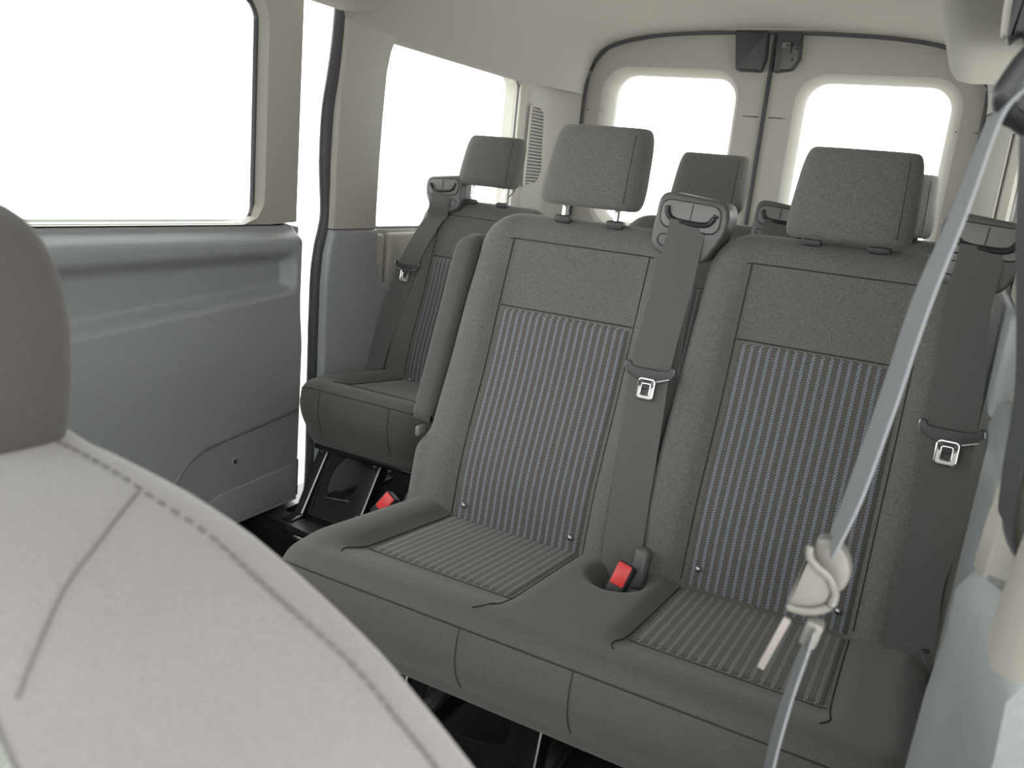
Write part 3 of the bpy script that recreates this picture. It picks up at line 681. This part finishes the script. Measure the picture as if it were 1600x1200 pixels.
# ---- single seat in the rear row
XS = -.586; YS = Y0+.836
sg_ = empty('single_seat', (XS, 2.02, 0), 'charcoal single seat on a black steel pedestal by the sliding door gap', 'seat')
seat_back(sg_, XS, YS, -1, -.028, .030, to=-.072, bl=.022, tz=.0)
cu3, top3, fs3 = cushion(sg_, XS-.262, XS+.225, 1.812, 2.285, .250, [XS], y_off=.836, endl=.105)
mesh('seam', *tube(fs3(XS+.10), .0011, 5), 'seam', cu3); mesh('seam', *tube(fs3(XS-.14), .0011, 5), 'seam', cu3)
leg_frame(sg_, -.815, -.615, 1.855, 1.985, .25, 2.2, True)
mesh('seat_pan', *rbox((XS, 2.05, .243), (.40, .36, .02), .005), 'blackmetal', sg_)
mesh('care_label', *rbox((-.825, 2.205, .405), (.03, .004, .022), .001), 'housing', sg_)
mesh('headrest_cord', *tube(spline([(XS+.075, YS+.22, 1.04), (XS+.078, YS+.215, 1.02), (XS+.066, YS+.205, 1.003)], 4), .0018, 6), 'black', sg_)

# ---- front seat next to the camera, seen from its front
fs_ = empty('front_seat', (.28, .3, 0), 'driver seat toned pale for door light, with stitched shoulder and rounded headrest toned dark for shade', 'seat')
FC = .28
def fw_(z):      # half width of the front backrest
    for (za, wa), (zb_, wb) in zip(FWT[:-1], FWT[1:]):
        if za <= z <= zb_: return wa+(wb-wa)*(z-za)/(zb_-za)
    return FWT[-1][1]
FWT = [(0.45, 0.4675), (0.6, 0.4708), (0.69, 0.4653), (0.7648, 0.44), (0.77, 0.451), (0.7956, 0.4312), (0.8138, 0.4125), (0.8348, 0.3752), (0.8558, 0.3343), (0.8726, 0.2931), (0.888, 0.2548), (0.9006, 0.2118), (0.9104, 0.165), (0.9188, 0.088), (0.923, 0.022)]
def ffy(xr, z):  # front face: leaning back, dished in the middle
    return .17+.26*(z-.93)-.055*sst(.16, .30, abs(xr))*sst(.95, .75, z)
rs = []
zs = [.45+(.83-.45)*k/24 for k in range(25)]+[.83+(.923-.83)*sin(k*pi/2/26) for k in range(1, 27)]
for z in zs:
    w_ = fw_(z); kt = .055*(1-sqrt(max(0, 1-(max(0, z-.8545)/.0685)**2))); T = .15-kt*1.1; r = min(.05, w_*.45, T*.45)
    ring = []
    for j in range(41): xr = -(w_-r)+2*(w_-r)*j/40; ring.append((FC+xr, ffy(xr, z)+kt, z))
    y1 = ffy(w_-r, z)+kt; yb = ffy(0, z)+kt*.2+T
    for a in range(1, 7): q = a/6*pi/2; ring.append((FC+w_-r+r*sin(q), y1+r-r*cos(q), z))
    for a in range(7): q = a/6*pi/2; ring.append((FC+w_-r+r*cos(q), max(yb, y1+2*r)-r+r*sin(q), z))
    for a in range(7): q = a/6*pi/2; ring.append((FC-w_+r-r*sin(q), max(yb, y1+2*r)-r+r*cos(q), z))
    for a in range(6): q = a/6*pi/2; ring.append((FC-w_+r-r*cos(q), y1+r-r*sin(q), z))
    rs.append(ring)
fb = mesh('backrest', *loft(rs), 'front_fabric_lit', fs_, sharp=70)
from mathutils.bvhtree import BVHTree
_off = fb.parent.location
BV = BVHTree.FromPolygons([v.co+_off for v in fb.data.vertices], [p.vertices[:] for p in fb.data.polygons])
def snap(p, o=.0006):
    loc, nor, i, d_ = BV.find_nearest(Vector(p)); return loc+nor*o
st = []
pth = [snap(p) for p in spline([(.22, .279, .921), (.27, .279, .921), (.33, .278, .92), (.375, .275, .917), (.413, .275, .912), (.457, .272, .906), (.502, .272, .896), (.535, .268, .887), (.56, .268, .878), (.59, .268, .864), (.619, .263, .852), (.641, .26, .841), (.66, .25, .82)], 10)]
for k in range(2, len(pth)-1, 2):
    d_ = (pth[k+1]-pth[k-1]).normalized(); st.append(tube([pth[k]-d_*.0022, pth[k]+d_*.0022], .0011, 6))
mesh('shoulder_stitching', *join(*st), 'stitch', fb)
mesh('seam', *tube([snap(p, .0002) for p in spline([(.452, .270, .907), (.468, .245, .906), (.482, .222, .902), (.495, .200, .898), (.510, .180, .892), (.525, .160, .883)], 8)], .0007, 5), 'stitch', fb)
V = []; Fc = []
for i in range(31):
    for j in range(41):
        xr = -.33+.66*j/40; zt_ = .889-.26*max(0, abs(xr)-.225); z = .5+(zt_-.5)*i/30
        V.append(tuple(snap((FC+xr, ffy(xr, z), z), .0015)))
for i in range(30):
    for j in range(40): Fc.append((i*41+j, i*41+j+1, (i+1)*41+j+1, (i+1)*41+j))
mesh('mesh_insert', V, Fc, 'mesh_fabric', fb)
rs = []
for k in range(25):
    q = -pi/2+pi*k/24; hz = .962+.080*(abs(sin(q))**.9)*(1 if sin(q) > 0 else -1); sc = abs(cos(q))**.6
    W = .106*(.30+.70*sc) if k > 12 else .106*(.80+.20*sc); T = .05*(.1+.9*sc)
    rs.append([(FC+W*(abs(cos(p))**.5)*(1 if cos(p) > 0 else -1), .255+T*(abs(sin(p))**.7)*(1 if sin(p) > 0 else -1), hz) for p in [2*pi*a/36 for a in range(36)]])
hd = mesh('headrest', *loft(rs), 'head_fabric_shaded', fs_, sharp=70)
mesh('headrest_insert', *prism(rrect(FC-.072, FC+.072, .93, 1.006, .03), lambda u, v, d: (u, d+.0*v, v), .215, .2035, .004), 'mesh_fabric', hd)
for sx in (-1, 1): mesh('post', *tube([(FC+sx*.06, .255, .93), (FC+sx*.06, .255, .90)], .006, 8), 'chrome', hd)
mesh('cushion', *rbox((FC, .0, .40), (.56, .42, .16), .06, 4), 'front_fabric_lit', fs_)
mesh('seat_base', *rbox((FC, .08, .16), (.44, .42, .32), .02, 2), 'black', fs_)

# ================================================================== right pillar beside the camera, belt
rs = []
for z, xi, yr in [(.0, .825, .78), (.30, .828, .77), (.55, .832, .755), (.70, .834, .745), (.76, .838, .735), (.80, .836, .725), (.815, .842, .715), (.825, .852, .70)]:
    rs.append([(xi+.004, yr, z), (xi, yr-.02, z), (xi+.012, .66, z), (xi+.020, .60, z), (xi+.03, .55, z), (xi+.09, .50, z), (.96, .50, z), (.96, yr+.005, z), (xi+.04, yr+.005, z)])
bl = struct(mesh('trim_14', *loft(rs), 'grey', sharp=35), 'blue-grey lower pillar cover beside the belt')
rs = []
for z, xi, dy in [(.735, .875, 0), (.745, .862, 0), (.765, .857, 0), (.80, .855, 0), (.85, .858, 0), (.92, .864, 0), (1.0, .872, 0), (1.12, .885, 0), (1.25, .895, 0), (1.46, .90, 0)]:
    rs.append([(xi+.004, .64, z), (xi, .62, z), (xi+.003, .59, z), (xi+.014, .555, z), (xi+.045, .52, z), (.97, .50, z), (.97, .645, z)])
bu = struct(mesh('trim_15', *loft(rs), 'cream', sharp=45), 'cream upper pillar cover beside the belt')
rs = []
for z, xi in [(.812, .850), (.818, .845), (.85, .846), (.92, .851), (1.0, .861), (1.12, .878), (1.46, .895)]:
    rs.append([(xi+.01, .735, z), (xi, .722, z), (xi+.006, .692, z), (xi+.02, .685, z), (.97, .685, z), (.97, .735, z)])
mesh('rear_cover', *loft(rs), 'cream', bu, sharp=45)
mesh('belt_slot', *rbox((.91, .665, 1.10), (.06, .05, .72), .003), 'black', bu)

sb = empty('seat_belt', (.79, .6, .66), 'grey driver seat belt hanging in front of the bench with a plastic tongue', 'seat belt')
def ribbon(name, pts, wpx, m='beltnear'):
    P = spline(pts, 8); n = len(P)-1; W = []
    for i in range(n+1):
        f = i/8; k = min(int(f), len(wpx)-2); a = wpx[k]+(wpx[k+1]-wpx[k])*(f-k)
        W.append((a, -sqrt(max(.046**2-a*a, 1e-5)), 0))
    return mesh(name, *strip(P, W, .0018), m, sb, sharp=50)
# edge-on webbing, as it twists down from the guide loop
ribbon('upper_webbing', [(.8, .61, 1.155), (.7905, .60, 1.137), (.783, .60, 1.084), (.773, .60, 1.026), (.766, .60, .961), (.758, .60, .896), (.751, .603, .856), (.749, .608, .845)], [.006, .007, .009, .0115, .012, .0115, .0085, .006])
ribbon('lower_webbing', [(.749, .606, .790), (.748, .602, .775), (.742, .60, .73), (.738, .60, .663), (.742, .60, .55), (.765, .60, .38), (.80, .60, .22)], [.004, .004, .007, .010, .012, .014, .016])
ribbon('retractor_webbing', [(.808, .63, 1.15), (.825, .675, 1.07), (.846, .682, .97), (.852, .682, .90), (.858, .682, .862), (.872, .68, .84)], [.006, .008, .008, .008, .008, .006], 'rubber')
gl = mesh('guide_loop', *prism(smooth_poly([(.7855, 1.150), (.787, 1.160), (.797, 1.182), (.815, 1.195), (.84, 1.19), (.845, 1.15), (.83, 1.128), (.812, 1.134), (.806, 1.132), (.8, 1.137), (.795, 1.138)], 2), lambda u, v, d: (u, d, v), .63, .592, .008), 'black', sb)
for q in (.803, .813, .823): mesh('guide_rib', *tube([(q-.004, .590, 1.148), (q+.006, .590, 1.186)], .0022, 6), 'rubber', gl)
mesh('guide_bolt', *tube([(.825, .585, 1.165), (.90, .60, 1.168)], .011, 12), 'black', gl)
tn = mesh('tongue', *prism(rpoly([(.7365, .8445), (.7425, .832), (.752, .8265), (.757, .816), (.753, .806), (.744, .8015), (.7275, .7985)], .004), lambda u, v, d: (u, d, v), .604, .594, .002), 'tongue', sb)
mesh('tongue_rim', *tube(spline([(.7365, .5925, .848), (.7375, .5925, .840), (.744, .5925, .834), (.7525, .5925, .829), (.7585, .5925, .8185), (.7565, .5925, .808), (.748, .5925, .8015), (.738, .5925, .7985), (.7285, .5925, .7985)], 5), [.0022]+[.0030]*39+[.0016], 8), 'tongue', tn)
mesh('back_shell', *prism(rpoly([(.738, .850), (.7500, .8515), (.7615, .842), (.766, .828), (.762, .814), (.752, .81), (.740, .825)], .006), lambda u, v, d: (u, d, v), .618, .606, .003), 'tongue', tn)
mesh('metal_blade', *prism([(.7285, .790), (.7335, .788), (.720, .7365), (.715, .738)], lambda u, v, d: (u, d+.25*(.76-v), v), .603, .5995), 'blade', tn)
mesh('stop_button', *rbox((.7485, .597, .783), (.0125, .014, .021), .003, 2, Matrix.Rotation(radians(10), 3, 'Y')), 'tongue', sb)

gh = empty('grab_handle', (.80, .9, 1.25), 'black grab handle with a pale base under the roof edge duct', 'handle')
mesh('base', *prism(smooth_poly([(.776, 1.31), (.779, 1.245), (.784, 1.238), (.84, 1.235), (.85, 1.31)], 1), lambda u, v, d: (u, d, v), .93, .91, .004), 'cream', gh)
mesh('arm', *rbox((.85, .935, 1.32), (.10, .03, .10), .01), 'cream', gh)
mesh('grip', *prism(smooth_poly([(.7835, 1.31), (.785, 1.237), (.789, 1.231), (.7925, 1.234), (.795, 1.238), (.799, 1.234), (.808, 1.228), (.83, 1.235), (.83, 1.31)], 1), lambda u, v, d: (u, d, v), .912, .885, .004), 'black', gh)
mesh('hook', *tube(spline([(.798, .884, 1.265), (.803, .878, 1.258), (.81, .878, 1.262)], 4), .004, 8), 'housing', gh)
